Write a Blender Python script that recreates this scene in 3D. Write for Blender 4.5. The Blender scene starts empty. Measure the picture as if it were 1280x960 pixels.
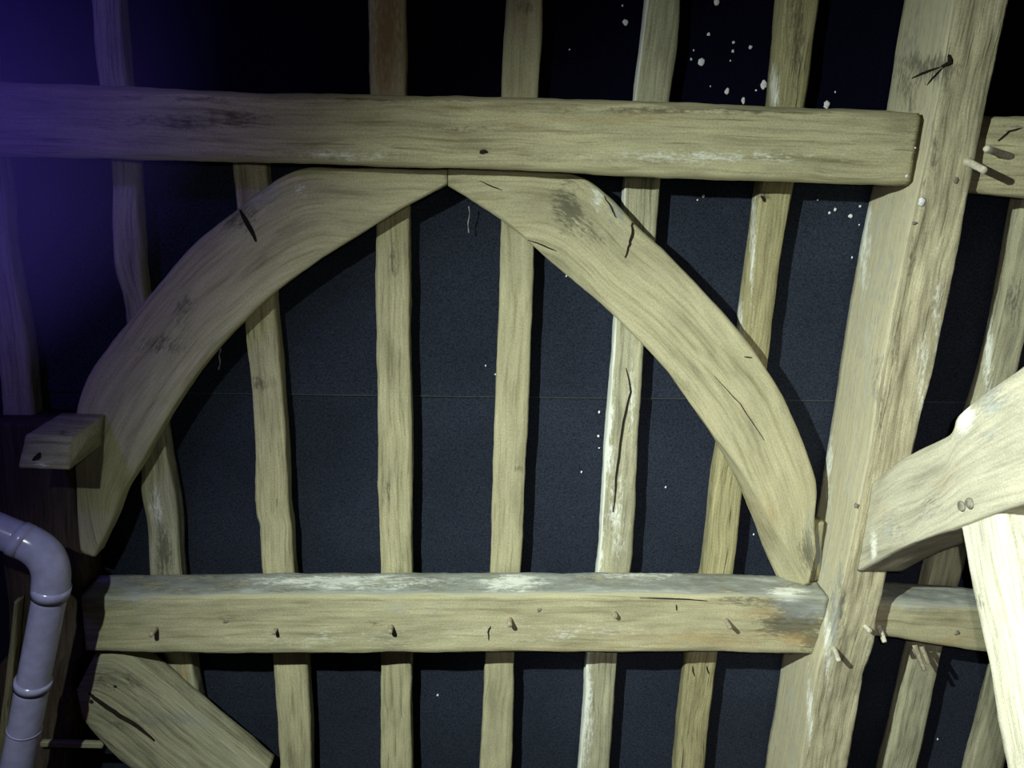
import bpy, math, random
from mathutils import Vector, Matrix, noise

random.seed(7)
sc = bpy.context.scene
COL = sc.collection

# ------------------------------------------------------------------ geometry of the place
# Roof frame: u runs along the roof, v runs up the slope, w stands off the roofing felt
# into the room.  The roof slope is pitched at 50 degrees.
def _n(v): return v.normalized()
RX = _n(Vector((27.9, 0.35, 1.0)))
DN = Vector((-0.15, 3.33, 1.0)); DN = _n(DN - DN.dot(RX) * RX)
NF = RX.cross(DN)
FOC = 960.0
CW = 0.1 + 2.63 * NF.z          # camera's distance from the felt
PITCH = math.radians(50)
EU = Vector((1, 0, 0))
EV = Vector((0, -math.cos(PITCH), math.sin(PITCH)))
EW = EU.cross(EV)
CAMH = 1.6
ORG = Vector((0, 0, CAMH)) - EW * CW

def W(p):
    return ORG + EU * p[0] + EV * p[1] + EW * p[2]
def _ray(px, py):
    d = Vector(((px - 640) / FOC, (py - 480) / FOC, 1.0))
    return RX.dot(d), -DN.dot(d), NF.dot(d)
def P(px, py, w):
    a, b, c = _ray(px, py); t = (CW - w) / c
    return Vector((a * t, b * t, w))
def PU(px, py, u):
    a, b, c = _ray(px, py); t = u / a
    return Vector((u, b * t, CW - c * t))

# ------------------------------------------------------------------ camera, world, lights, exposure
def frame_dir(v):               # camera-space (x right, y down, z forward) vector -> world
    return EU * RX.dot(v) - EV * DN.dot(v) - EW * NF.dot(v)
cam = bpy.data.cameras.new('camera'); cam.sensor_width = 36; cam.lens = 36 * FOC / 1280
cam.clip_start = 0.02
camo = bpy.data.objects.new('camera', cam); COL.objects.link(camo)
cx = frame_dir(Vector((1, 0, 0))); cy = frame_dir(Vector((0, -1, 0))); cz = frame_dir(Vector((0, 0, -1)))
m = Matrix((cx, cy, cz)).transposed().to_4x4(); m.translation = W((0, 0, CW))
camo.matrix_world = m
sc.camera = camo

sc.view_settings.view_transform = 'Standard'
sc.view_settings.look = 'None'
sc.view_settings.gamma = 1
sc.view_settings.use_curve_mapping = False
sc.view_settings.exposure = 0.0

wd = bpy.data.worlds.new('world'); sc.world = wd; wd.use_nodes = True
wd.node_tree.nodes['Background'].inputs[0].default_value = (0.75, 0.62, 0.62, 1)
wd.node_tree.nodes['Background'].inputs[1].default_value = 0.014

def spot(name, pos, aim, power, color, size_deg, blend, radius):
    l = bpy.data.lights.new(name, 'SPOT'); l.energy = power; l.color = color
    l.spot_size = math.radians(size_deg); l.spot_blend = blend; l.shadow_soft_size = radius
    o = bpy.data.objects.new(name, l); COL.objects.link(o)
    p, q = W(pos), W(aim)
    o.location = p
    o.rotation_euler = (q - p).to_track_quat('-Z', 'Y').to_euler()
    return o
LAMP = Vector((-1.03, 0.46, 2.25))
spot('inspection_lamp', LAMP, LAMP + Vector((25.3, -28.7, -2.3)), 745, (0.92, 1.0, 0.89), 142.5, 1.0, 0.02)
spot('lower_right_fill', (0.06, 0.05, CW), P(1140, 800, 0), 105, (1.0, 0.95, 0.88), 70, 1.0, 0.01)  # added fill beside the camera, lifts the lower right
spot('upper_left_fill', (0.0, 0.12, CW), P(430, 290, 0), 18, (1.0, 0.98, 0.84), 56, 1.0, 0.03)  # added weak fill for the dim upper left
spot('blue_fill', (-1.7, 0.75, 1.8), P(-120, 200, 0), 150, (0.22, 0.14, 1.0), 90, 1.0, 0.08)  # unseen blue fill, added for the violet glow at upper left

# ------------------------------------------------------------------ materials
def new_mat(name):
    mt = bpy.data.materials.new(name); mt.use_nodes = True
    nt = mt.node_tree; b = nt.nodes['Principled BSDF']
    return mt, nt, b
def N(nt, typ, **kw):
    n = nt.nodes.new(typ)
    for k, v in kw.items():
        if k in n.inputs: n.inputs[k].default_value = v
        else: setattr(n, k, v)
    return n
def L(nt, a, b): nt.links.new(a, b)
def mixc(nt, fac, a, b, mode='MIX'):
    n = nt.nodes.new('ShaderNodeMix'); n.data_type = 'RGBA'; n.blend_type = mode
    for s, v in ((n.inputs[0], fac), (n.inputs[6], a), (n.inputs[7], b)):
        if hasattr(v, 'is_linked'): L(nt, v, s)
        else: s.default_value = v
    return n.outputs[2]
def mth(nt, op, a, b=0.0, clamp=False):
    n = nt.nodes.new('ShaderNodeMath'); n.operation = op; n.use_clamp = clamp
    for s, v in ((n.inputs[0], a), (n.inputs[1], b)):
        if hasattr(v, 'is_linked'): L(nt, v, s)
        else: s.default_value = v
    return n.outputs[0]
def ramp(nt, fac, stops):
    r = nt.nodes.new('ShaderNodeValToRGB')
    el = r.color_ramp.elements
    while len(el) < len(stops): el.new(0.5)
    for e, (p, c) in zip(el, stops):
        e.position = p; e.color = c if len(c) == 4 else (*c, 1)
    L(nt, fac, r.inputs[0]); return r.outputs[0]
def G(x): return (x, x, x, 1)

def oak(name, light, mid, dark, streak=0.5, bump=0.5, rough_freq=1.0):
    mt, nt, b = new_mat(name)
    at = N(nt, 'ShaderNodeAttribute', attribute_name='grain')
    v = at.outputs['Vector']
    mp = N(nt, 'ShaderNodeMapping'); mp.inputs['Scale'].default_value = (3.0, 75, 75)
    # bend the grain a little
    nw = N(nt, 'ShaderNodeTexNoise', Scale=3.0, Detail=2.0); L(nt, v, nw.inputs['Vector'])
    sub = N(nt, 'ShaderNodeVectorMath', operation='MULTIPLY_ADD')
    L(nt, nw.outputs['Color'], sub.inputs[0]); sub.inputs[1].default_value = (0.01, 0.035, 0.035)
    L(nt, v, sub.inputs[2]); v2 = sub.outputs[0]
    L(nt, v2, mp.inputs['Vector'])
    fib = N(nt, 'ShaderNodeTexNoise', Scale=1.0, Detail=6.0, Roughness=0.62); L(nt, mp.outputs[0], fib.inputs['Vector'])
    # fine growth rings
    mp2 = N(nt, 'ShaderNodeMapping'); mp2.inputs['Scale'].default_value = (1.6, 12, 12); L(nt, v2, mp2.inputs['Vector'])
    wv = N(nt, 'ShaderNodeTexWave', wave_type='BANDS', bands_direction='Y'); wv.inputs['Scale'].default_value = 2.2
    wv.inputs['Distortion'].default_value = 14.0; wv.inputs['Detail'].default_value = 2.0; wv.inputs['Detail Scale'].default_value = 0.9
    L(nt, mp2.outputs[0], wv.inputs['Vector'])
    # large patches
    mp3 = N(nt, 'ShaderNodeMapping'); mp3.inputs['Scale'].default_value = (3.2, 11, 11); L(nt, v, mp3.inputs['Vector'])
    pat = N(nt, 'ShaderNodeTexNoise', Scale=1.0, Detail=4.0, Roughness=0.6); L(nt, mp3.outputs[0], pat.inputs['Vector'])
    c = ramp(nt, fib.outputs['Fac'], [(0.30, dark), (0.46, mid), (0.60, light)])
    c = mixc(nt, streak * 0.25, c, ramp(nt, wv.outputs['Fac'], [(0.1, dark), (0.5, light)]))
    pf = ramp(nt, pat.outputs['Fac'], [(0.30, G(0.62)), (0.45, G(0.92)), (0.65, G(1.12))])
    c = mixc(nt, 0.85, c, pf, 'MULTIPLY')
    # dark fibres / drying checks
    mp4 = N(nt, 'ShaderNodeMapping'); mp4.inputs['Scale'].default_value = (3.0, 110, 110); L(nt, v2, mp4.inputs['Vector'])
    chk = N(nt, 'ShaderNodeTexNoise', Scale=1.0, Detail=3.0); L(nt, mp4.outputs[0], chk.inputs['Vector'])
    cf = ramp(nt, chk.outputs['Fac'], [(0.29, G(1)), (0.36, G(0))])
    c = mixc(nt, mth(nt, 'MULTIPLY', cf, streak), c, (dark[0] * .35, dark[1] * .32, dark[2] * .28, 1))
    # speckle
    sp = N(nt, 'ShaderNodeTexNoise', Scale=160.0, Detail=2.0); L(nt, v, sp.inputs['Vector'])
    c = mixc(nt, 0.55, c, ramp(nt, sp.outputs['Fac'], [(0.3, G(0.72)), (0.7, G(1.2))]), 'MULTIPLY')
    # smoother faces in an even, lighter tone
    pl = N(nt, 'ShaderNodeAttribute', attribute_name='plain')
    c = mixc(nt, mth(nt, 'MULTIPLY', pl.outputs['Fac'], 0.72), c, (light[0] * .98, light[1] * .98, light[2] * 1.02, 1))
    # stains and painted shade, chalky dust
    brk = N(nt, 'ShaderNodeTexNoise', Scale=14.0, Detail=5.0, Roughness=0.65); L(nt, mp3.outputs[0], brk.inputs['Vector'])
    brk.inputs['Scale'].default_value = 1.8
    bk2 = N(nt, 'ShaderNodeTexNoise', Scale=11.0, Detail=5.0, Roughness=0.7); L(nt, mp3.outputs[0], bk2.inputs['Vector'])
    def masked(attr):
        a = N(nt, 'ShaderNodeAttribute', attribute_name=attr)
        s = mth(nt, 'ADD', a.outputs['Fac'], mth(nt, 'ADD', mth(nt, 'MULTIPLY', mth(nt, 'SUBTRACT', brk.outputs['Fac'], 0.5), 1.7), mth(nt, 'MULTIPLY', mth(nt, 'SUBTRACT', bk2.outputs['Fac'], 0.5), 2.2)))
        s = mth(nt, 'MULTIPLY', mth(nt, 'SUBTRACT', s, 0.28), 2.0, clamp=True)
        return mth(nt, 'MULTIPLY', s, mth(nt, 'MINIMUM', mth(nt, 'MULTIPLY', a.outputs['Fac'], 3.0), 1.0))
    c = mixc(nt, mth(nt, 'MULTIPLY', masked('stain_shade'), 0.72), c, (0.060, 0.056, 0.045, 1))
    c = mixc(nt, mth(nt, 'MULTIPLY', masked('warm'), 0.5), c, (0.42, 0.27, 0.10, 1))
    dust = ramp(nt, brk.outputs['Fac'], [(0.35, (0.13, 0.15, 0.16)), (0.55, (0.27, 0.30, 0.31)), (0.72, (0.48, 0.53, 0.52))])
    c = mixc(nt, mth(nt, 'MULTIPLY', masked('dust'), 0.85), c, dust)
    c = mixc(nt, mth(nt, 'MULTIPLY', masked('chalk'), 0.9), c, (0.80, 0.84, 0.80, 1))
    oi = N(nt, 'ShaderNodeObjectInfo')
    c = mixc(nt, 1.0, c, ramp(nt, oi.outputs['Random'], [(0, (0.90, 0.90, 0.86)), (1, (1.08, 1.08, 1.04))]), 'MULTIPLY')
    L(nt, c, b.inputs['Base Color']); b.inputs['Roughness'].default_value = 0.85
    b.inputs['Specular IOR Level'].default_value = 0.2
    h = mth(nt, 'ADD', mth(nt, 'MULTIPLY', fib.outputs['Fac'], 0.8), mth(nt, 'MULTIPLY', sp.outputs['Fac'], 0.15))
    h = mth(nt, 'ADD', h, mth(nt, 'MULTIPLY', wv.outputs['Fac'], 0.05))
    h = mth(nt, 'SUBTRACT', h, mth(nt, 'MULTIPLY', cf, 0.4 * streak))
    bp = N(nt, 'ShaderNodeBump'); bp.inputs['Strength'].default_value = bump; bp.inputs['Distance'].default_value = 0.003
    L(nt, h, bp.inputs['Height']); L(nt, bp.outputs[0], b.inputs['Normal'])
    return mt

OAK = oak('pale_old_oak', (0.50, 0.475, 0.31), (0.42, 0.395, 0.26), (0.24, 0.22, 0.12))
OAK_SMOOTH = oak('smooth_oak', (0.50, 0.475, 0.32), (0.44, 0.415, 0.275), (0.30, 0.28, 0.165), streak=0.22, bump=0.3)
OAK_ROUGH = oak('fibrous_oak', (0.52, 0.49, 0.34), (0.41, 0.38, 0.265), (0.19, 0.17, 0.10), streak=0.6, bump=0.9)
OAK_BROWN = oak('brown_oak', (0.45, 0.42, 0.25), (0.35, 0.325, 0.185), (0.17, 0.15, 0.08), streak=0.9, bump=0.7)
OAK_DARK = oak('shaded_brown_oak', (0.11, 0.085, 0.065), (0.08, 0.06, 0.045), (0.04, 0.03, 0.022), streak=0.5, bump=0.5)  # brown oak darkened further to take on the shade at lower left
OAK_GREY = oak('grey_oak', (0.46, 0.45, 0.32), (0.36, 0.35, 0.25), (0.17, 0.165, 0.12), streak=0.5, bump=0.5)
OAK_LIT = oak('bright_lit_oak', (0.78, 0.77, 0.66), (0.68, 0.67, 0.56), (0.42, 0.40, 0.27), streak=0.35, bump=0.4)  # oak raised in colour to carry the strut's glare
OAK_COLLAR = oak('bright_lit_collar_oak', (0.54, 0.525, 0.42), (0.48, 0.465, 0.37), (0.37, 0.36, 0.285), streak=0.12, bump=0.25)  # strong light on the collar brace put into a paler oak

def simple(name, col, rough=0.8, noise_scale=60, var=0.3, bump=0.2, spec=0.3):
    mt, nt, b = new_mat(name)
    tc = N(nt, 'ShaderNodeTexCoord')
    nz = N(nt, 'ShaderNodeTexNoise', Scale=noise_scale, Detail=4.0); L(nt, tc.outputs['Object'], nz.inputs['Vector'])
    c = mixc(nt, 1.0, (*col, 1), ramp(nt, nz.outputs['Fac'], [(0.3, G(1 - var)), (0.7, G(1 + var))]), 'MULTIPLY')
    L(nt, c, b.inputs['Base Color']); b.inputs['Roughness'].default_value = rough
    b.inputs['Specular IOR Level'].default_value = spec
    bp = N(nt, 'ShaderNodeBump'); bp.inputs['Strength'].default_value = bump; bp.inputs['Distance'].default_value = 0.002
    L(nt, nz.outputs['Fac'], bp.inputs['Height']); L(nt, bp.outputs[0], b.inputs['Normal'])
    return mt
def felt_mat(name, col):
    mt, nt, b = new_mat(name)
    tc = N(nt, 'ShaderNodeTexCoord')
    n1 = N(nt, 'ShaderNodeTexNoise', Scale=170.0, Detail=3.0); L(nt, tc.outputs['Object'], n1.inputs['Vector'])
    n2 = N(nt, 'ShaderNodeTexNoise', Scale=2.2, Detail=4.0); L(nt, tc.outputs['Object'], n2.inputs['Vector'])
    c = mixc(nt, 1.0, (*col, 1), ramp(nt, n1.outputs['Fac'], [(0.3, G(0.55)), (0.7, G(1.5))]), 'MULTIPLY')
    c = mixc(nt, 0.8, c, ramp(nt, n2.outputs['Fac'], [(0.3, G(0.75)), (0.7, G(1.25))]), 'MULTIPLY')
    L(nt, c, b.inputs['Base Color']); b.inputs['Roughness'].default_value = 0.9
    b.inputs['Specular IOR Level'].default_value = 0.05
    bp = N(nt, 'ShaderNodeBump'); bp.inputs['Strength'].default_value = 0.4; bp.inputs['Distance'].default_value = 0.002
    L(nt, n1.outputs['Fac'], bp.inputs['Height']); L(nt, bp.outputs[0], b.inputs['Normal'])
    return mt
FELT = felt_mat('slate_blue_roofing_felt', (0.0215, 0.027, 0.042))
FELT_TOP = felt_mat('dimmed_roofing_felt', (0.002, 0.002, 0.010))  # dimness above the upper purlin put into the felt colour
LAP = simple('dusty_felt_lap', (0.036, 0.044, 0.05), 0.9)
PLASTER = simple('white_lime_spot', (0.75, 0.76, 0.80), 0.9, 90, 0.2)
CRACK = simple('dark_crack', (0.018, 0.014, 0.009), 0.95, 60, 0.3)
PEGWOOD = simple('weathered_peg_wood', (0.30, 0.27, 0.19), 0.8, 90, 0.35, 0.4)
PEGPALE = simple('pale_peg_wood', (0.52, 0.50, 0.40), 0.8, 90, 0.25, 0.4)
IRON = simple('rusty_iron', (0.10, 0.05, 0.03), 0.7, 120, 0.4)
PVC = simple('blue_lit_grey_pipe', (0.33, 0.33, 0.56), 0.20, 30, 0.12, 0.05, 0.5)  # blue of the coloured light mixed into the grey plastic
RUBBER = simple('dark_pipe_seal', (0.05, 0.05, 0.07), 0.6)
WEB = simple('dusty_cobweb', (0.40, 0.42, 0.42), 0.9)
KNOT = simple('grey_knot', (0.22, 0.21, 0.17), 0.85, 70, 0.45, 0.8)

# ------------------------------------------------------------------ builders
def tag(o, label=None, cat=None, group=None, kind=None):
    if label: o['label'] = label
    if cat: o['category'] = cat
    if group: o['group'] = group
    if kind: o['kind'] = kind
    return o

def link(name, verts, faces, mat, parent=None, base=None, smooth=True, attrs=None):
    """verts in roof frame; one mesh object, its origin at its first end."""
    wv = [W(v) for v in verts]
    if parent is not None: org = parent.location.copy()
    else: org = W(base) if base is not None else wv[0].copy()
    me = bpy.data.meshes.new(name)
    me.from_pydata([tuple(p - org) for p in wv], [], faces)
    me.update()
    if attrs:
        for k, vals in attrs.items():
            if k == 'grain':
                a = me.attributes.new(k, 'FLOAT_VECTOR', 'POINT')
                a.data.foreach_set('vector', [c for v in vals for c in v])
            else:
                a = me.attributes.new(k, 'FLOAT', 'POINT'); a.data.foreach_set('value', vals)
    if smooth: me.polygons.foreach_set('use_smooth', [True] * len(me.polygons))
    me.materials.append(mat)
    import bmesh
    bm = bmesh.new(); bm.from_mesh(me); bmesh.ops.recalc_face_normals(bm, faces=bm.faces); bm.to_mesh(me); bm.free()
    o = bpy.data.objects.new(name, me); COL.objects.link(o)
    if parent is not None: o.parent = parent
    else: o.location = org
    return o

def resample(st, step):
    """st: list of 4-corner stations; Catmull-Rom resampled along the member."""
    mids = [sum(s, Vector()) / 4 for s in st]
    out = []
    n = len(st)
    for i in range(n - 1):
        seg = (mids[i + 1] - mids[i]).length
        k = max(1, int(math.ceil(seg / step)))
        for j in range(k):
            t = j / k; row = []
            for c in range(4):
                p1, p2 = st[i][c], st[i + 1][c]
                p0 = st[i - 1][c] if i > 0 else p1 * 2 - p2
                p3 = st[i + 2][c] if i + 2 < n else p2 * 2 - p1
                m1 = (p2 - p0) * 0.5; m2 = (p3 - p1) * 0.5
                L1 = (p2 - p1).length + 1e-9
                if m1.length > 1.5 * L1: m1 = m1.normalized() * 1.5 * L1
                if m2.length > 1.5 * L1: m2 = m2.normalized() * 1.5 * L1
                t2, t3 = t * t, t * t * t
                row.append(p1 * (2 * t3 - 3 * t2 + 1) + m1 * (t3 - 2 * t2 + t) + p2 * (-2 * t3 + 3 * t2) + m2 * (t3 - t2))
            out.append(row)
    out.append(list(st[-1]))
    return out

def timber(name, st, mat, parent=None, chamfer=0.008, rough=0.0022, wave=0.004, step=0.014, n=(9, 6),
           blobs=(), side_dust=None, seed=None, calm=()):
    """A hewn timber.  st = stations (front A, front B, back B, back A) in the roof frame.
    blobs = (kind, px, py, rx, ry, strength): stains and painted shade / dust / chalk / warm colour on the wood."""
    seed = random.random() * 100 if seed is None else seed
    rows = resample([[Vector(c) for c in s] for s in st], step)
    verts = []; gr = []; at = {'stain_shade': [], 'dust': [], 'chalk': [], 'warm': [], 'plain': []}
    bl = [(k, px, py, rx, ry, s) for (k, px, py, rx, ry, s) in blobs]
    dist = 0.0; prev = None
    ring = None
    for r in rows:
        fa, fb, bb, ba = r
        mid = (fa + fb + bb + ba) / 4
        if prev is not None: dist += (mid - prev).length
        prev = mid
        cs = [fa, fb, bb, ba]
        cnt = 0
        cen = mid
        for s in range(4):
            p, q = cs[s], cs[(s + 1) % 4]
            e = q - p; ln = e.length + 1e-9
            opp = (cs[(s + 3) % 4] - p); outn = -(opp - e * (opp.dot(e) / ln / ln)).normalized()
            k = n[0] if s % 2 == 0 else n[1]
            wob = 1 + 0.7 * noise.noise(Vector((dist * 7 + seed, s * 9.1, 3)))
            c = min(chamfer * wob / ln, 0.3)
            for j in range(k):
                t = c + (1 - 2 * c) * j / (k - 1)
                pt = p + e * t
                d = rough * noise.noise(Vector((dist * 9 + seed, t * ln * 30 + s * 5.7, seed * 2)))
                d += rough * 0.5 * noise.noise(Vector((dist * 35, t * ln * 60 + s * 3.3, seed)))
                # edges: shared wander for the whole section, so outline is irregular
                if s in calm: d *= 0.3
                out2 = outn * (d + (wave * noise.noise(Vector((dist * 3.2, seed + s * 17.3, 1.5))) if s % 2 == 1 else 0))
                verts.append(pt + out2)
                a_ = t * ln
                g = (dist + seed * 3, (a_ if s % 2 == 0 else 0) + (s * 0.37) + seed, (a_ if s % 2 else 0) + s * 0.21)
                gr.append(g)
                vals = {'stain_shade': 0, 'dust': 0, 'chalk': 0, 'warm': 0, 'plain': 1 if s in calm else 0}
                if bl:
                    pp = proj(pt)
                    for (kd, px, py, rx, ry, sg) in bl:
                        q2 = ((pp[0] - px) / rx) ** 2 + ((pp[1] - py) / ry) ** 2
                        if q2 < 4: vals[kd] = max(vals[kd], sg * math.exp(-q2 * 0.9))
                if side_dust and s in side_dust: vals[side_dust[s][0]] = max(vals[side_dust[s][0]], side_dust[s][1])
                for kk in at: at[kk].append(vals[kk])
                cnt += 1
        ring = cnt
    faces = []
    R = len(rows)
    for i in range(R - 1):
        for j in range(ring):
            a = i * ring + j; b2 = i * ring + (j + 1) % ring
            faces.append((a, b2, b2 + ring, a + ring))
    faces.append(tuple(range(ring))[::-1]); faces.append(tuple((R - 1) * ring + j for j in range(ring)))
    at['grain'] = gr
    return link(name, verts, faces, mat, parent, smooth=True, attrs=at)

def proj(p):                    # roof frame -> place in the photograph (used once, when laying stains on the wood)
    d = RX * p[0] - DN * p[1] + NF * (CW - p[2])
    return (640 + FOC * d.x / d.z, 480 + FOC * d.y / d.z)

def slab(pairs, w1, w0):
    """stations of a member that lies along the roof: pairs of front-face edge points."""
    out = []
    for a, b in pairs:
        A, B = P(*a, w1), P(*b, w1)
        out.append((A, B, Vector((B.x, B.y, w0)), Vector((A.x, A.y, w0))))
    return out

def cyl(name, p, q, r0, r1, mat, parent=None, seg=14, wob=0.12, base=None):
    p, q = Vector(p), Vector(q); ax = (q - p).normalized()
    s = ax.orthogonal().normalized(); t = ax.cross(s)
    verts = []; faces = []; K = 6
    sd = random.random() * 50
    prof = [(0, r0)] + [(i / K, r0 + (r1 - r0) * i / K) for i in range(1, K)] + [(0.97, r1 * 1.0), (1.0, r1 * 0.75)]
    for i, (f, r) in enumerate(prof):
        for j in range(seg):
            a = 2 * math.pi * j / seg
            rr = r * (1 + wob * noise.noise(Vector((math.cos(a) * 1.5, math.sin(a) * 1.5, f * 2 + sd))))
            verts.append(p.lerp(q, f) + (s * math.cos(a) + t * math.sin(a)) * rr)
    R = len(prof)
    for i in range(R - 1):
        for j in range(seg):
            a = i * seg + j; b = i * seg + (j + 1) % seg
            faces.append((a, b, b + seg, a + seg))
    faces.append(tuple(range(seg))[::-1]); faces.append(tuple((R - 1) * seg + j for j in range(seg)))
    return link(name, verts, faces, mat, parent, base=base)

def strip(name, pts, widths, mat, parent, w_eps=0.002, depth=0.004):
    """a thin crevice following pts (frame points on a front face)."""
    verts = []; faces = []
    for i, p in enumerate(pts):
        a = pts[max(i - 1, 0)]; b = pts[min(i + 1, len(pts) - 1)]
        d = (b - a); d.z = 0; d.normalize(); nrm = Vector((-d.y, d.x, 0))
        wdt = widths[i] if isinstance(widths, (list, tuple)) else widths
        z = Vector((0, 0, w_eps))
        verts += [p + nrm * wdt + z, p - nrm * wdt + z, p - nrm * wdt + z - Vector((0, 0, depth)), p + nrm * wdt + z - Vector((0, 0, depth))]
    for i in range(len(pts) - 1):
        for j in range(4):
            a = i * 4 + j; b = i * 4 + (j + 1) % 4
            faces.append((a, b, b + 4, a + 4))
    faces.append((0, 1, 2, 3)); k = (len(pts) - 1) * 4; faces.append((k, k + 1, k + 2, k + 3))
    return link(name, verts, faces, mat, parent, smooth=False)

def crack(pts_px, w, parent, wid=0.0022):
    pts = []
    for i in range(len(pts_px) - 1):
        a, b = pts_px[i], pts_px[i + 1]
        for k in range(4):
            t = k / 4; j = random.uniform(-.8, .8)
            pts.append(P(a[0] + (b[0] - a[0]) * t + j, a[1] + (b[1] - a[1]) * t, w))
    pts.append(P(*pts_px[-1], w))
    m = len(pts); ws = [wid * (0.25 + math.sin(math.pi * (i + .4) / m)) for i in range(m)]
    return strip('crack', pts, ws, CRACK, parent)

def peg(px, py, w, length, r, parent, mat=PEGWOOD, lean=(0, 0)):
    p = P(px, py, w); p0 = p - Vector((lean[0], lean[1], 1)) * 0.02
    q = p + Vector((lean[0], lean[1], 1)) * length
    return cyl('peg', p0, q, r, r * 0.85, mat, parent)

def blob(name, p, rx, ry, h, mat, parent):
    seg = 12; verts = []; faces = []
    sd = random.random() * 99
    for i, (f, z) in enumerate(((1, 0), (0.8, h * .7), (0.4, h))):
        for j in range(seg):
            a = 2 * math.pi * j / seg
            k = 1 + 0.45 * noise.noise(Vector((math.cos(a) * 1.3 + sd, math.sin(a) * 1.3, sd)))
            verts.append(p + Vector((math.cos(a) * rx * f * k, math.sin(a) * ry * f * k, z)))
    for i in range(2):
        for j in range(seg):
            a = i * seg + j; b = i * seg + (j + 1) % seg
            faces.append((a, b, b + seg, a + seg))
    faces.append(tuple(range(seg))); faces.append(tuple(2 * seg + j for j in range(seg)))
    return link(name, verts, faces, mat, parent)

# ------------------------------------------------------------------ the roofing felt (the ceiling)
def sheet(name, v_lo, v_hi, w, mat, label, u0=-3.2, u1=3.2):
    nu, nv = 90, 30; verts = []; faces = []
    for i in range(nu + 1):
        for j in range(nv + 1):
            u = u0 + (u1 - u0) * i / nu; v = v_lo + (v_hi - v_lo) * j / nv
            z = w - 0.004 * (0.5 + 0.5 * noise.noise(Vector((u * 3, v * 2.2, w * 50))))
            if j == 0: z = w
            verts.append(Vector((u, v, z)))
    k = len(verts)
    verts += [v - Vector((0, 0, 0.002)) for v in verts]
    for i in range(nu):
        for j in range(nv):
            a = i * (nv + 1) + j
            faces.append((a, a + nv + 1, a + nv + 2, a + 1))
            faces.append((k + a, k + a + 1, k + a + nv + 2, k + a + nv + 1))
    o = link(name, verts, faces, mat)
    return tag(o, label, None, None, 'structure')
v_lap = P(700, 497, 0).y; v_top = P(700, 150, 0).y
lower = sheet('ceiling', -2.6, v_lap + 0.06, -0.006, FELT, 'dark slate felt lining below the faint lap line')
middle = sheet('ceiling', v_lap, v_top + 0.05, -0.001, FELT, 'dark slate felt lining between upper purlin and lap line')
upper = sheet('ceiling', v_top, 1.6, 0.003, FELT_TOP, 'felt lining above the upper purlin, dimness put into its colour')
lp = [Vector((u, v_lap + 0.0015 * noise.noise(Vector((u * 5, 0, 0))), -0.0005)) for u in [-1.2 + 0.05 * i for i in range(66)]]
strip('felt_lap_edge', lp, 0.0022, LAP, middle, 0.001, 0.0015)
for (px, py, r) in [(782, 28, 4), (835, 0, 2), (896, 3, 4), (877, 77, 5.5), (886, 43, 2.5), (917, 53, 2.2), (916, 64, 2), (938, 59, 2.6),
                    (955, 106, 5), (909, 114, 3.4), (929, 126, 2.8), (864, 74, 1.6), (888, 108, 1.3), (913, 76, 1.4), (945, 113, 1.6),
                    (1033, 131, 4.5), (1044, 115, 1.3), (712, 62, 1.3), (867, 63, 1.2), (778, 7, 1.5)]:
    p = P(px, py, 0.004); s = 0.0026
    blob('lime_spot', p, r * s * 0.85, r * s * random.uniform(.8, 1.3), 0.002, PLASTER, upper)
for (px, py, r) in [(1037, 266, 1.8), (1044, 262, 1.8), (1063, 270, 3), (1075, 258, 1.8), (1022, 250, 1), (1065, 322, 1.3), (1074, 281, 1.2),
                    (928, 224, 1.5), (620, 468, 2.2), (607, 457, 1.2), (879, 245, 1.8), (872, 250, 1.2), (708, 345, 1.4), (749, 515, 1.6), (748, 545, 1.8), (749, 560, 1.3), (727, 590, 1.4)]:
    p = P(px, py, 0.0); s = 0.0026
    blob('lime_spot', p, r * s, r * s * random.uniform(.8, 1.4), 0.002, PLASTER, middle)
for (px, py, r) in [(547, 869, 1.6), (1172, 924, 1.4), (942, 668, 1.2), (832, 609, 1.2)]:
    blob('lime_spot', P(px, py, -0.005), r * .0028, r * .004, 0.002, PLASTER, lower)

# ------------------------------------------------------------------ principal rafters
W_PR, W_A, W_B, W_BR, W_RF = 0.30, 0.262, 0.235, 0.165, 0.08
W_BK = 0.087
HAZE = 2.0
right_edge = [(1288, -130), (1266, -20), (1262, 0), (1243, 90), (1222, 190), (1210, 250), (1196, 325), (1174, 430), (1150, 530), (1130, 620), (1110, 712), (1099, 765), (1093, 805), (1080, 850), (1059, 960), (1050, 1000), (1020, 1160)]
left_edge = [(1219, -130), (1199, -20), (1195, 0), (1178, 90), (1160, 190), (1147, 250), (1132, 325), (1112, 430), (1094, 530), (1078, 620), (1059, 712), (1046, 765), (1034, 805), (1022, 850), (1003, 960), (995, 1000), (969, 1160)]
st = []
for a, b in zip(left_edge, right_edge):
    A, B = P(*a, W_PR), P(*b, W_PR)
    st.append((A, B, Vector((B.x, B.y, 0.005)), Vector((A.x - 0.004, A.y, 0.008))))
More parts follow.
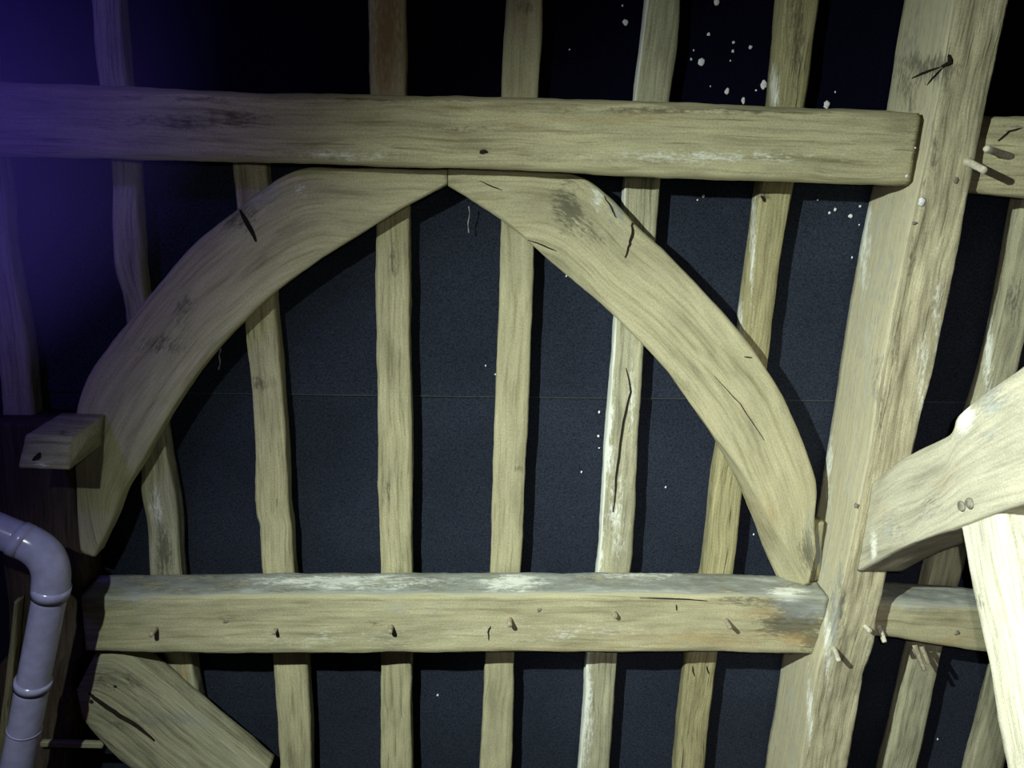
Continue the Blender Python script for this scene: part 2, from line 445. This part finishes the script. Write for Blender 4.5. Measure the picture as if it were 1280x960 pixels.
principal_r = timber('principal_rafter', st, OAK_ROUGH, chamfer=0.005, rough=0.005, wave=0.006, n=(18, 14), side_dust={3: ('dust', .25)}, calm=(3,),  # left face set greyer and more even in tone
    blobs=[('stain_shade', x + 7, y, 6, 60, .5) for (x, y) in left_edge[3:9]] + [('stain_shade', 1160, 85, 38, 20, .95), ('stain_shade', 1135, 110, 14, 35, .8), ('chalk', 1155, 480, 10, 70, .55), ('chalk', 1170, 380, 8, 60, .45),  # first marks draw a dark line down the front face by its arris
           ('chalk', 1034, 800, 5, 50, .8), ('chalk', 1012, 880, 4, 60, .7), ('chalk', 1085, 850, 5, 60, .6), ('chalk', 1036, 560, 6, 70, .8),
           ('chalk', 1080, 290, 10, 70, .75), ('stain_shade', 1052, 770, 6, 60, .7), ('dust', 1040, 770, 12, 50, .7), ('stain_shade', 1100, 480, 8, 60, .5), ('stain_shade', 1130, 18, 20, 60, .35)])
tag(principal_r, 'massive pale oak principal rafter leaning at right, gnarled knot near its top', 'rafter')
crack([(1140, 98), (1158, 90), (1175, 84)], W_PR + .004, principal_r, .003)
crack([(1176, 84), (1187, 78), (1186, 68)], W_PR + .004, principal_r, .004)
peg(1209, 202, W_PR, 0.095, 0.012, principal_r, PEGPALE, (-.02, -.25))
peg(1082, 783, W_PR, 0.03, 0.010, principal_r, PEGPALE, (0.1, 0))
peg(1043, 811, W_PR, 0.075, 0.010, principal_r, PEGPALE, (-.25, .1))
blob('lime_spot', P(1152, 252, W_PR + .002), .011, .014, .004, PLASTER, principal_r)
blob('knot', P(1195, 225, W_PR + .001), .008, .010, .003, KNOT, principal_r)
blob('knot', P(1143, 279, W_PR + .003), .009, .005, .003, KNOT, principal_r)
blob('knot', P(1070, 632, W_PR + .001), .007, .010, .003, KNOT, principal_r)

pr_ = [(530, 90), (600, 92), (650, 95), (700, 99), (745, 104), (817, 104), (835, 92), (900, 90), (980, 88), (1120, 84)]
st = []
for (y, x) in pr_:
    B = P(x, y, W_BR); A = B + Vector((-0.27, 0, 0))
    st.append((A, B, Vector((B.x, B.y, 0.012)), Vector((A.x, A.y, 0.012))))
post = timber('post', st, OAK_DARK, chamfer=0.010, rough=0.004, wave=0.004, n=(8, 8), blobs=[('stain_shade', 60, 600, 60, 50, .6), ('warm', 95, 885, 20, 30, .8)])  # upper mark paints in the shadow under the jutting timber end
tag(post, 'brown post at lower left, shade put into its colour, where the left curved brace and lower purlin end', 'post')

# ------------------------------------------------------------------ purlins
A_top = [(-70, 97), (30, 104), (150, 108), (300, 115), (420, 117), (500, 118), (650, 121), (800, 126), (950, 132), (1080, 137), (1152, 141)]
A_bot = [(-70, 193), (30, 195), (150, 198), (300, 203), (420, 206), (500, 209), (650, 214), (800, 221), (950, 226), (1065, 231), (1137, 233)]
# the ends meet the cheeks of the principals
pu = timber('purlin', slab(list(zip(A_top, A_bot)), W_A, W_BK), OAK, chamfer=0.014, rough=0.003, wave=0.004, n=(14, 8),
    blobs=[('stain_shade', 605, 190, 12, 5, .9), ('stain_shade', 590, 160, 60, 8, .45), ('warm', 760, 150, 160, 8, .5), ('stain_shade', 900, 138, 260, 5, .7), ('stain_shade', 250, 150, 120, 12, .6),
           ('stain_shade', 600, 123, 560, 4, .6), ('chalk', 430, 195, 90, 8, .35), ('chalk', 900, 195, 180, 10, .4), ('warm', 600, 135, 200, 6, .4), ('stain_shade', 1145, 180, 6, 40, .6)])  # long top-edge marks paint in the dimness of the rounded arris
tag(pu, 'long upper oak purlin running level above the pointed arch', 'beam')
blob('hole', P(604, 190, W_A), .014, .006, .002, CRACK, pu)
blob('lime_spot', P(1133, 220, W_A), .006, .006, .003, PLASTER, pu)
blob('lime_spot', P(1144, 185, W_A), .003, .003, .003, PLASTER, pu)

B_top = [(101, 746), (200, 744), (300, 743), (500, 742), (640, 742), (800, 742), (900, 743), (980, 745), (1036, 747)]
B_bot = [(108, 815), (200, 817), (300, 818), (500, 817), (640, 816), (800, 816), (900, 816), (980, 818), (1022, 818)]
pb = timber('purlin', slab(list(zip(B_top, B_bot)), W_B, W_BK), OAK_SMOOTH, chamfer=0.009, rough=0.004, wave=0.005, n=(14, 9),
    side_dust={3: ('dust', .85)},
    blobs=[('dust', 150, 745, 60, 16, .6), ('dust', 520, 762, 60, 14, .35), ('chalk', 440, 727, 120, 8, .75), ('chalk', 640, 730, 40, 10, .8), ('chalk', 800, 720, 60, 6, .6),
           ('stain_shade', 995, 780, 44, 18, 1.1), ('stain_shade', 1015, 800, 16, 14, 1.1), ('dust', 1005, 758, 40, 16, 1.1), ('stain_shade', 945, 752, 60, 8, .7), ('chalk', 985, 740, 25, 8, .8),
           ('warm', 880, 800, 160, 12, .6), ('warm', 990, 800, 30, 10, .9), ('warm', 960, 765, 40, 8, .8), ('stain_shade', 470, 780, 14, 4, .7), ('stain_shade', 285, 775, 12, 6, .5), ('warm', 700, 812, 150, 6, .45),
           ('chalk', 420, 795, 160, 14, .3), ('chalk', 700, 790, 120, 14, .3)])
tag(pb, 'lower oak purlin at the foot of the arch, grey with dust along its top', 'beam')
for (x, y, ln, r) in [(195, 785, .045, .0095), (345, 786, .030, .0075), (489, 783, .036, .0105), (637, 774, .040, .0105), (768, 766, .024, .0105), (907, 774, .055, .008)]:
    peg(x, y, W_B, ln, r, pb)
blob('knot', P(674, 762, W_B + .001), .008, .010, .003, KNOT, pb)
blob('knot', P(282, 777, W_B + .001), .008, .006, .003, KNOT, pb)
crack([(610, 800), (610, 790), (613, 783)], W_B + .002, pb, .0015)
crack([(846, 756), (846, 763)], W_B + .002, pb, .0015)
crack([(800, 747), (860, 749), (884, 751)], W_B + .002, pb, .0015)

st = slab([((1196, 144), (1176, 240)), ((1240, 145), (1226, 243)), ((1300, 147), (1290, 248)), ((1400, 149), (1395, 252))], W_A, W_BK)
pa2 = timber('purlin', st, OAK, chamfer=0.012, rough=0.004, n=(12, 8), blobs=[('stain_shade', 1262, 160, 20, 6, .6)])
tag(pa2, 'short stretch of upper purlin beyond the right principal, crossed by peg shadows', 'beam')
crack([(1248, 176), (1262, 164), (1276, 160)], W_A + .002, pa2, .002)
p = P(1262, 196, W_A)
peg(1260, 195, W_A, 0.075, .012, pa2, PEGPALE, (-1.6, .25))

st = slab([((1085, 750), (1078, 798)), ((1120, 751), (1112, 799)), ((1170, 755), (1168, 808)), ((1230, 759), (1232, 817)), ((1330, 766), (1340, 826))], W_B, W_BK)
pb2 = timber('purlin', st, OAK_SMOOTH, chamfer=0.014, rough=0.004, n=(12, 8), side_dust={3: ('dust', .9)},
    blobs=[('dust', 1170, 752, 70, 12, .75), ('warm', 1180, 800, 60, 14, .4)])
tag(pb2, 'short stretch of lower purlin between right principal and bright raking strut', 'beam')
blob('knot', P(1196, 791, W_B + .002), .010, .009, .004, KNOT, pb2)
for k, (a, b, ln) in enumerate([((1143, 806), (1156, 838), 0.1), ((1152, 808), (1161, 830), 0.07)]):
    p0 = P(*a, W_B - .07); q = P(*b, W_B - .03)
    cyl('peg', p0, q, .010, .007, PEGWOOD, pb2)
cyl('peg', P(1098, 781, W_B - .01), P(1106, 803, W_B + .05), .011, .008, PEGPALE, pb2)

# ------------------------------------------------------------------ common rafters
def rafter(pairs, mat, label, group='common rafters up the roof slope', blobs=(), cracks=(), thick=W_RF, side=None, **k):
    def ext(p, q, d):           # carry the rafter on past the frame
        t = d / (p[0] - q[0]); return tuple(p[i] + (p[i] - q[i]) * t for i in range(3))
    pairs = [ext(pairs[0], pairs[1], -80 if pairs[0][0] < 190 else -25)] + pairs + ([ext(pairs[-1], pairs[-2], 100)] if pairs[-1][0] > 900 else [])
    pr = [((l, y), (r, y)) for (y, l, r) in pairs]
    o = timber('rafter', slab(pr, thick, 0.012), mat, blobs=blobs, n=(8, 5), side_dust=side, **k)
    tag(o, label, 'rafter', group)
    for c, wd_ in cracks: crack(c, thick + .002, o, wd_)
    return o
kw = dict(chamfer=0.006, rough=0.003, wave=0.006)
rafter([(-20, -62, -25), (240, -32, 5), (300, -24, 10), (430, -5, 33), (520, 2, 42), (527, 3, 43)],
       OAK_GREY, 'violet-tinged rafter at the far left edge above the square timber end', **kw)
rafter([(-20, 112, 148), (100, 122, 158), (200, 137, 168), (300, 140, 175), (340, 145, 177), (385, 157, 182), (480, 168, 197), (570, 175, 210), (620, 177, 218), (660, 184, 222), (715, 187, 225), (820, 205, 240), (880, 213, 250), (980, 228, 266)],
       OAK_GREY, 'crooked rafter farthest left under the arch, kinked beside the left brace', blobs=[('stain_shade', 205, 690, 10, 40, .8), ('chalk', 196, 630, 10, 30, .5), ('warm', 228, 850, 10, 30, .7)], **kw)
rafter([(203, 289, 333), (215, 290, 333), (300, 299, 340), (400, 305, 345), (440, 308, 349), (480, 313, 353), (560, 318, 358), (640, 320, 361), (660, 325, 364), (715, 328, 367), (830, 343, 383), (980, 351, 390)],
       OAK, 'rafter second from the left under the arch, bowed and dull', blobs=[('stain_shade', 328, 478, 18, 10, .55), ('warm', 340, 600, 10, 60, .3)], **kw)
rafter([(-20, 459, 505), (115, 462, 507), (270, 470, 512), (400, 470, 512), (540, 472, 513), (640, 473, 514), (715, 475, 515), (830, 475, 514), (980, 476, 515)],
       OAK, 'straight pale rafter third from the left, left of the arch apex', blobs=[('stain_shade', 493, 330, 5, 35, .6), ('warm', 485, 50, 20, 90, 1.1), ('stain_shade', 485, 30, 20, 80, .75), ('stain_shade', 484, 620, 6, 30, .4)], **kw)  # top end darkened to paint in the light falling off above the purlin
rafter([(-20, 635, 679), (115, 629, 674), (280, 626, 668), (400, 624, 665), (520, 619, 660), (640, 615, 655), (715, 613, 651), (830, 606, 643), (980, 599, 639)],
       OAK_SMOOTH, 'clean pale rafter directly right of the arch apex', blobs=[('stain_shade', 647, 586, 7, 6, .6), ('stain_shade', 655, 8, 16, 12, .5), ('warm', 650, 10, 15, 60, .4)], **kw)
rafter([(-20, 812, 853), (50, 803, 848), (120, 794, 838), (235, 781, 826), (300, 779, 820), (400, 770, 809), (520, 761, 800), (640, 753, 793), (715, 747, 787), (835, 734, 771), (980, 724, 760)],
       OAK_GREY, 'rafter with chalk-white left edge and long crack inside the right half of the arch',
       blobs=[('chalk', 756, 480, 9, 110, 1.2), ('chalk', 745, 650, 8, 90, 1.2), ('chalk', 732, 870, 8, 80, .9), ('chalk', 790, 500, 6, 60, .5), ('chalk', 770, 640, 14, 60, .45)],
       cracks=[([(783, 460), (788, 490), (777, 540), (770, 600), (766, 640)], .003)], side={3: ('chalk', 1.7)}, **kw)
rafter([(-20, 980, 1027), (130, 965, 1006), (240, 948, 990), (330, 937, 976), (400, 929, 967), (455, 921, 960), (600, 893, 931), (715, 880, 918), (835, 858, 895), (980, 843, 879)],
       OAK_BROWN, 'brown streaky rafter crossing behind the foot of the right curved brace',
       blobs=[('stain_shade', 955, 245, 8, 6, .9), ('chalk', 940, 300, 5, 80, .7), ('chalk', 924, 400, 5, 50, .7), ('stain_shade', 995, 40, 12, 80, .6), ('chalk', 968, 110, 5, 30, .8)],
       cracks=[([(865, 833), (868, 845)], .002), ([(884, 833), (886, 842)], .002), ([(952, 245), (956, 252)], .004)], **kw)
rafter([(-20, 1335, 1385), (255, 1276, 1319), (320, 1264, 1305), (400, 1249, 1288), (490, 1226, 1265), (600, 1192, 1232), (715, 1163, 1203), (830, 1138, 1175), (980, 1103, 1142)],
       OAK_GREY, 'rafter first to the right of the right principal, partly behind the curved collar brace', blobs=[('chalk', 1235, 440, 6, 80, .7), ('stain_shade', 1265, 380, 12, 40, .5)], **kw)
rafter([(-20, 1450, 1500), (500, 1335, 1376), (700, 1283, 1323), (780, 1263, 1303), (870, 1240, 1280), (980, 1211, 1250)],
       OAK_GREY, 'rafter glimpsed at the lower right corner behind the bright strut', **kw)

# ------------------------------------------------------------------ curved braces of the arch
prs = [((559, 212), (559, 232)), ((500, 211), (502, 261)), ((430, 210), (442, 298)), ((375, 211), (397, 327)), ((332, 234), (350, 360)),
       ((287, 269), (305, 401)), ((237, 311), (262, 447)), ((190, 365), (225, 497)), ((150, 415), (197, 543)), ((115, 462), (173, 585)),
       ((97, 505), (154, 615)), ((93, 550), (138, 655)), ((96, 640), (126, 680)), ((100, 690), (118, 697))]
bl_ = timber('curved_brace', slab(prs, W_BR, W_BK), OAK_SMOOTH, chamfer=0.007, rough=0.003, wave=0.003, n=(18, 6),
    blobs=[('stain_shade', 200, 430, 40, 16, .5), ('stain_shade', 250, 270, 22, 10, .35), ('stain_shade', 300, 270, 30, 22, .6), ('dust', 330, 245, 26, 20, .6), ('stain_shade', 230, 390, 14, 30, .5), ('chalk', 375, 235, 10, 16, .4)])
tag(bl_, 'left curved brace of the pointed arch, dim and smooth faced', 'brace')
crack([(300, 262), (310, 280), (320, 302)], W_BR + .002, bl_, .006)
prs = [((560, 212), (560, 232)), ((620, 213), (600, 257)), ((680, 215), (640, 285)), ((727, 222), (675, 315)), ((765, 250), (715, 350)),
       ((802, 288), (752, 380)), ((842, 325), (797, 424)), ((880, 364), (832, 462)), ((915, 403), (864, 505)), ((950, 449), (891, 543)),
       ((978, 493), (916, 575)), ((1003, 550), (943, 618)), ((1021, 605), (967, 660)), ((1019, 650), (990, 700)), ((1021, 690), (1011, 733))]
st = slab(prs, W_BR, W_BK)
for k, sil in zip(range(10, 15), [(908, 578), (925, 614), (944, 662), (960, 702), (974, 733)]):
    st[k] = (st[k][0], st[k][1], P(*sil, W_BK), st[k][3])
brr = timber('curved_brace', st, OAK_SMOOTH, chamfer=0.007, rough=0.003, wave=0.003, n=(18, 8),
    blobs=[('stain_shade', 712, 262, 20, 34, .8), ('stain_shade', 735, 285, 22, 16, .5), ('dust', 770, 265, 18, 26, .6), ('chalk', 745, 250, 10, 20, .5), ('stain_shade', 745, 300, 30, 8, .4),
           ('stain_shade', 1010, 690, 14, 30, .8), ('warm', 960, 640, 25, 40, .4), ('dust', 1016, 660, 8, 30, .6), ('warm', 640, 280, 40, 10, .4)])
tag(brr, 'right curved brace of the pointed arch, brightly lit with a dark-stained patch near its top', 'brace')
timber('foot_wedge', slab([((1012, 655), (1032, 653)), ((1010, 690), (1028, 690)), ((1008, 726), (1026, 726))], .135, W_BK), OAK_BROWN, parent=brr, chamfer=.006, rough=.005, n=(6, 4),
    blobs=[('dust', 1022, 690, 14, 30, .8), ('stain_shade', 1020, 720, 16, 14, .8)])['label'] = 'dark grey wedge at the foot'
crack([(790, 278), (790, 292), (787, 305), (781, 322)], W_BR + .002, brr, .003)
crack([(660, 300), (680, 307), (695, 314)], W_BR + .002, brr, .0018)
crack([(755, 245), (765, 262), (770, 272)], W_BR + .002, brr, .0015)
crack([(600, 226), (612, 232), (628, 238)], W_BR + .002, brr, .0015)
crack([(931, 446), (940, 447)], W_BR + .002, brr, .0015)
crack([(893, 470), (925, 505), (955, 550)], W_BR + .002, brr, .0010)

# ------------------------------------------------------------------ collar brace and raking strut, right
u0 = P(1088, 600, W_PR).x + .002
uu = 0.16
top = [(1086, 600), (1120, 578), (1150, 562), (1188, 542), (1194, 532), (1198, 518), (1222, 497), (1252, 475), (1290, 452), (1340, 425)]
bot = [(1068, 710), (1108, 693), (1135, 682), (1160, 672), (1170, 668), (1184, 664), (1205, 656), (1240, 643), (1290, 626), (1340, 610)]
st = []
for i, (a, b) in enumerate(zip(top, bot)):
    A, B = PU(*a, u0), PU(*b, u0)
    if i == 0: A.z = W_PR + .009; B.z = W_PR + .009
    st.append((A, B, B + Vector((uu, 0, 0)), A + Vector((uu, 0, 0))))
col = timber('collar_brace', st, OAK_COLLAR, chamfer=0.006, rough=0.0025, wave=0.003, n=(16, 10), 
    blobs=[('chalk', 1205, 517, 12, 22, 1.2), ('dust', 1240, 500, 30, 22, .6), ('dust', 1220, 545, 50, 12, .45), ('stain_shade', 1160, 630, 20, 16, .4), ('dust', 1120, 660, 24, 20, .5),
           ('warm', 1100, 635, 14, 14, .4), ('warm', 1180, 600, 30, 16, .3), ('chalk', 1092, 680, 4, 20, .9), ('dust', 1150, 640, 20, 12, .5)])
tag(col, 'pale curved collar brace, its brightness put into the colour, springing from the right principal toward the viewer', 'brace')
for k, (x, y, a) in enumerate([(1202, 633, .017), (1212, 629, .018)]):
    q = PU(x, y, u0 - .001)
    seg = 14; vs = []; fs = []
    for f, d in ((1, 0), (.8, .004), (.4, .005)):
        for j in range(seg):
            t = 2 * math.pi * j / seg
            kk = 1 + .25 * noise.noise(Vector((math.cos(t), math.sin(t), k * 3)))
            vs.append(q + Vector((-d, math.sin(t) * a * .85 * f * kk, math.cos(t) * a * f * kk)))
    for i in range(2):
        for j in range(seg):
            e = i * seg + j; g = i * seg + (j + 1) % seg; fs.append((e, g, g + seg, e + seg))
    fs.append(tuple(range(seg))); fs.append(tuple(2 * seg + j for j in range(seg)))
    link('knot', vs, fs, KNOT, col)

us = u0 + .012
lf = [(1200, 658), (1211, 720), (1225, 790), (1241, 870), (1257, 960), (1264, 1000)]
rt = [(1250, 641), (1264, 710), (1276, 780), (1290, 860), (1306, 950), (1314, 990)]
st = []
for a, b in zip(lf, rt):
    A, B = PU(*a, us), PU(*b, us)
    st.append((A, B, B + Vector((.13, 0, 0)), A + Vector((.13, 0, 0))))
sr = timber('strut', st, OAK_LIT, chamfer=0.010, rough=0.003, wave=0.003, n=(10, 9), blobs=[('stain_shade', 1225, 752, 8, 12, .5)])
tag(sr, 'pale raking strut, its glare put into the colour, propping the collar brace at the right edge', 'strut')

# ------------------------------------------------------------------ lower left brace and joint block
prs = [((118, 819), (94, 866)), ((150, 820), (106, 905)), ((195, 851), (142, 945)), ((245, 893), (190, 985)), ((335, 968), (270, 1062))]
lb = timber('brace', slab(prs, 0.20, .092), OAK_GREY, chamfer=0.012, rough=0.004, wave=0.006, n=(14, 6),
    blobs=[('stain_shade', 150, 850, 50, 14, .5), ('dust', 230, 900, 60, 12, .55), ('stain_shade', 160, 905, 40, 8, .5), ('warm', 104, 890, 8, 14, .9)])
tag(lb, 'grey split brace running down right from under the left end of lower purlin', 'brace')
crack([(111, 866), (120, 874), (150, 895), (172, 908), (193, 926)], .202, lb, .007)
blob('hole', P(144, 858, .202), .006, .006, .003, CRACK, lb)
blob('hole', P(114, 877, .202), .008, .008, .003, CRACK, lb)

wk = 0.38; dp = Vector((0, 0, -.214))
st = []
for a, b in (((32, 544), (23, 586)), ((60, 545), (54, 587)), ((90, 547), (86, 588))):
    A, B = P(*a, wk), P(*b, wk); st.append((A, B, B + dp, A + dp))
bk = timber('tie_beam_end', st, OAK_GREY, chamfer=0.006, rough=0.004, n=(10, 8), blobs=[('stain_shade', 80, 541, 8, 4, .8), ('chalk', 52, 580, 12, 4, .7)])
tag(bk, 'square sawn timber end jutting out above the grey pipe elbow', 'beam')
crack([(41, 575), (47, 571), (50, 566)], wk + .002, bk, .006)

# laths at the lower left
st = [tuple(P(x, y, w) for (x, y, w) in s) for s in ()]
o = timber('lath', slab([((50, 928), (50, 934)), ((90, 929), (90, 935)), ((128, 930), (128, 936))], 0.19, 0.17), OAK_GREY, chamfer=.002, rough=.001, wave=.002, n=(4, 3))
tag(o, 'thin level lath between the grey pipe and split brace at the bottom', 'lath')
o = timber('batten', slab([((17, 752), (22, 752)), ((10, 820), (18, 820)), ((0, 900), (10, 900)), ((-10, 990), (0, 990))], 0.21, 0.17), OAK_BROWN, chamfer=.003, rough=.002, wave=.003, n=(4, 4))
tag(o, 'narrow brown batten on the extreme left beside the grey pipe', 'batten')

# ------------------------------------------------------------------ soil pipe
WP = 0.47
pth = [P(-60, 640, WP), P(-10, 660, WP), P(22, 673, WP), P(44, 684, WP), P(58, 698, WP), P(64, 716, WP), P(63, 742, WP), P(52, 800, WP), P(41, 856, WP), P(31, 910, WP), P(20, 965, WP), P(12, 1010, WP)]
def tube(name, pts, rad, mat, parent=None, seg=40, sub=8, inner=None):
    sm = []
    n = len(pts)
    for i in range(n - 1):
        p1, p2 = pts[i], pts[i + 1]; p0 = pts[i - 1] if i else p1 * 2 - p2; p3 = pts[i + 2] if i + 2 < n else p2 * 2 - p1
        for j in range(sub):
            t = j / sub
            sm.append(((p1 * 2) + (p2 - p0) * t + (p0 * 2 - p1 * 5 + p2 * 4 - p3) * t * t + (p1 * 3 - p0 - p2 * 3 + p3) * t ** 3) * 0.5)
    sm.append(pts[-1]); verts = []; faces = []
    up = Vector((0, 0, 1))
    for i, p in enumerate(sm):
        d = (sm[min(i + 1, len(sm) - 1)] - sm[max(i - 1, 0)]).normalized()
        s = d.cross(up).normalized(); t = s.cross(d)
        r = rad(i / (len(sm) - 1)) if callable(rad) else rad
        for j in range(seg):
            a = 2 * math.pi * j / seg
            verts.append(p + (s * math.cos(a) + t * math.sin(a)) * r)
    for i in range(len(sm) - 1):
        for j in range(seg):
            a = i * seg + j; b = i * seg + (j + 1) % seg
            faces.append((a, b, b + seg, a + seg))
    faces.append(tuple(range(seg))); faces.append(tuple((len(sm) - 1) * seg + j for j in range(seg)))
    return link(name, verts, faces, mat, parent)
root = bpy.data.objects.new('drain_pipe', None); COL.objects.link(root); root.location = W(pth[-1])
tag(root, 'grey plastic drain pipe with a bent elbow and socket rings at lower left', 'pipe')
RP = 0.051
def seglen(a, b, t): return a.lerp(b, t)
tube('branch_pipe', pth[0:3], RP, PVC, root)
tube('elbow', pth[2:7], RP * 1.06, PVC, root)
tube('socket', [pth[2] + (pth[2] - pth[3]) * .05, pth[2].lerp(pth[3], .5)], RP * 1.08, PVC, root, sub=2)
tube('down_pipe', [pth[6], pth[7], pth[8]], RP * .97, PVC, root)
tube('down_pipe', [pth[8], pth[9], pth[10], pth[11]], RP * 1.0, PVC, root)
d7 = (pth[7] - pth[6]).normalized(); d8 = (pth[9] - pth[8]).normalized()
tube('socket', [pth[6] - d7 * .030, pth[6] + d7 * .004], RP * 1.09, PVC, root, sub=2)
tube('seal', [pth[6] + d7 * .0035, pth[6] + d7 * .009], RP * 1.06, RUBBER, root, sub=2)
tube('socket', [pth[8] - d8 * .022, pth[8] + d8 * .004], RP * 1.08, PVC, root, sub=2)
tube('seal', [pth[8] + d8 * .0035, pth[8] + d8 * .009], RP * 1.06, RUBBER, root, sub=2)
tube('socket', [pth[9] - d8 * .002, pth[9] + d8 * .004], RP * 1.03, PVC, root, sub=2)

# ------------------------------------------------------------------ cobweb strands
def web(pts, r, label):
    pp = [P(x, y, w) for (x, y, w) in pts]
    o = tube('cobweb', pp, lambda f: r * (0.5 + 0.8 * abs(math.sin(f * 7 + 1))), WEB, seg=6, sub=5)
    tag(o, label, 'cobweb')
web([(586, 258, .07), (587, 268, .06), (585, 280, .05), (586, 291, .05)], .0016, 'dusty cobweb thread hanging just below the arch apex')
web([(276, 436, .07), (274, 444, .06), (275, 454, .05), (273, 462, .05)], .0022, 'dusty cobweb thread hanging under the left curved brace')

# ------------------------------------------------------------------ faint violet haze added for the blue glow, upper left
hc = Vector((-1.75, 0.35, 1.0)); hr = Vector((1.25, 1.25, 0.85))
vs = []; fs = []
for i in range(13):
    th = math.pi * i / 12
    for j in range(24):
        ph = 2 * math.pi * j / 24
        vs.append(hc + Vector((math.sin(th) * math.cos(ph) * hr.x, math.sin(th) * math.sin(ph) * hr.y, math.cos(th) * hr.z)))
for i in range(12):
    for j in range(24):
        a = i * 24 + j; b = i * 24 + (j + 1) % 24; fs.append((a, b, b + 24, a + 24))
hm = bpy.data.materials.new('violet_glow_air'); hm.use_nodes = True; nt = hm.node_tree; nt.nodes.clear()
out = nt.nodes.new('ShaderNodeOutputMaterial'); vp = nt.nodes.new('ShaderNodeVolumePrincipled')
vp.inputs['Color'].default_value = (0.20, 0.13, 1.0, 1); vp.inputs['Anisotropy'].default_value = 0.0
tc = nt.nodes.new('ShaderNodeTexCoord')
mpn = nt.nodes.new('ShaderNodeMapping'); mpn.inputs['Location'].default_value = (-1, -1, -1); mpn.inputs['Scale'].default_value = (2, 2, 2)
L(nt, tc.outputs['Generated'], mpn.inputs['Vector'])
gr_ = nt.nodes.new('ShaderNodeTexGradient'); gr_.gradient_type = 'SPHERICAL'; L(nt, mpn.outputs[0], gr_.inputs['Vector'])
L(nt, mth(nt, 'MULTIPLY', gr_.outputs['Fac'], HAZE), vp.inputs['Density']); L(nt, vp.outputs[0], out.inputs['Volume'])
hz = link('haze', vs, fs, hm); tag(hz, 'faint violet haze added for the blue glow at upper left', 'haze', None, 'stuff')
sc.cycles.use_denoising = True
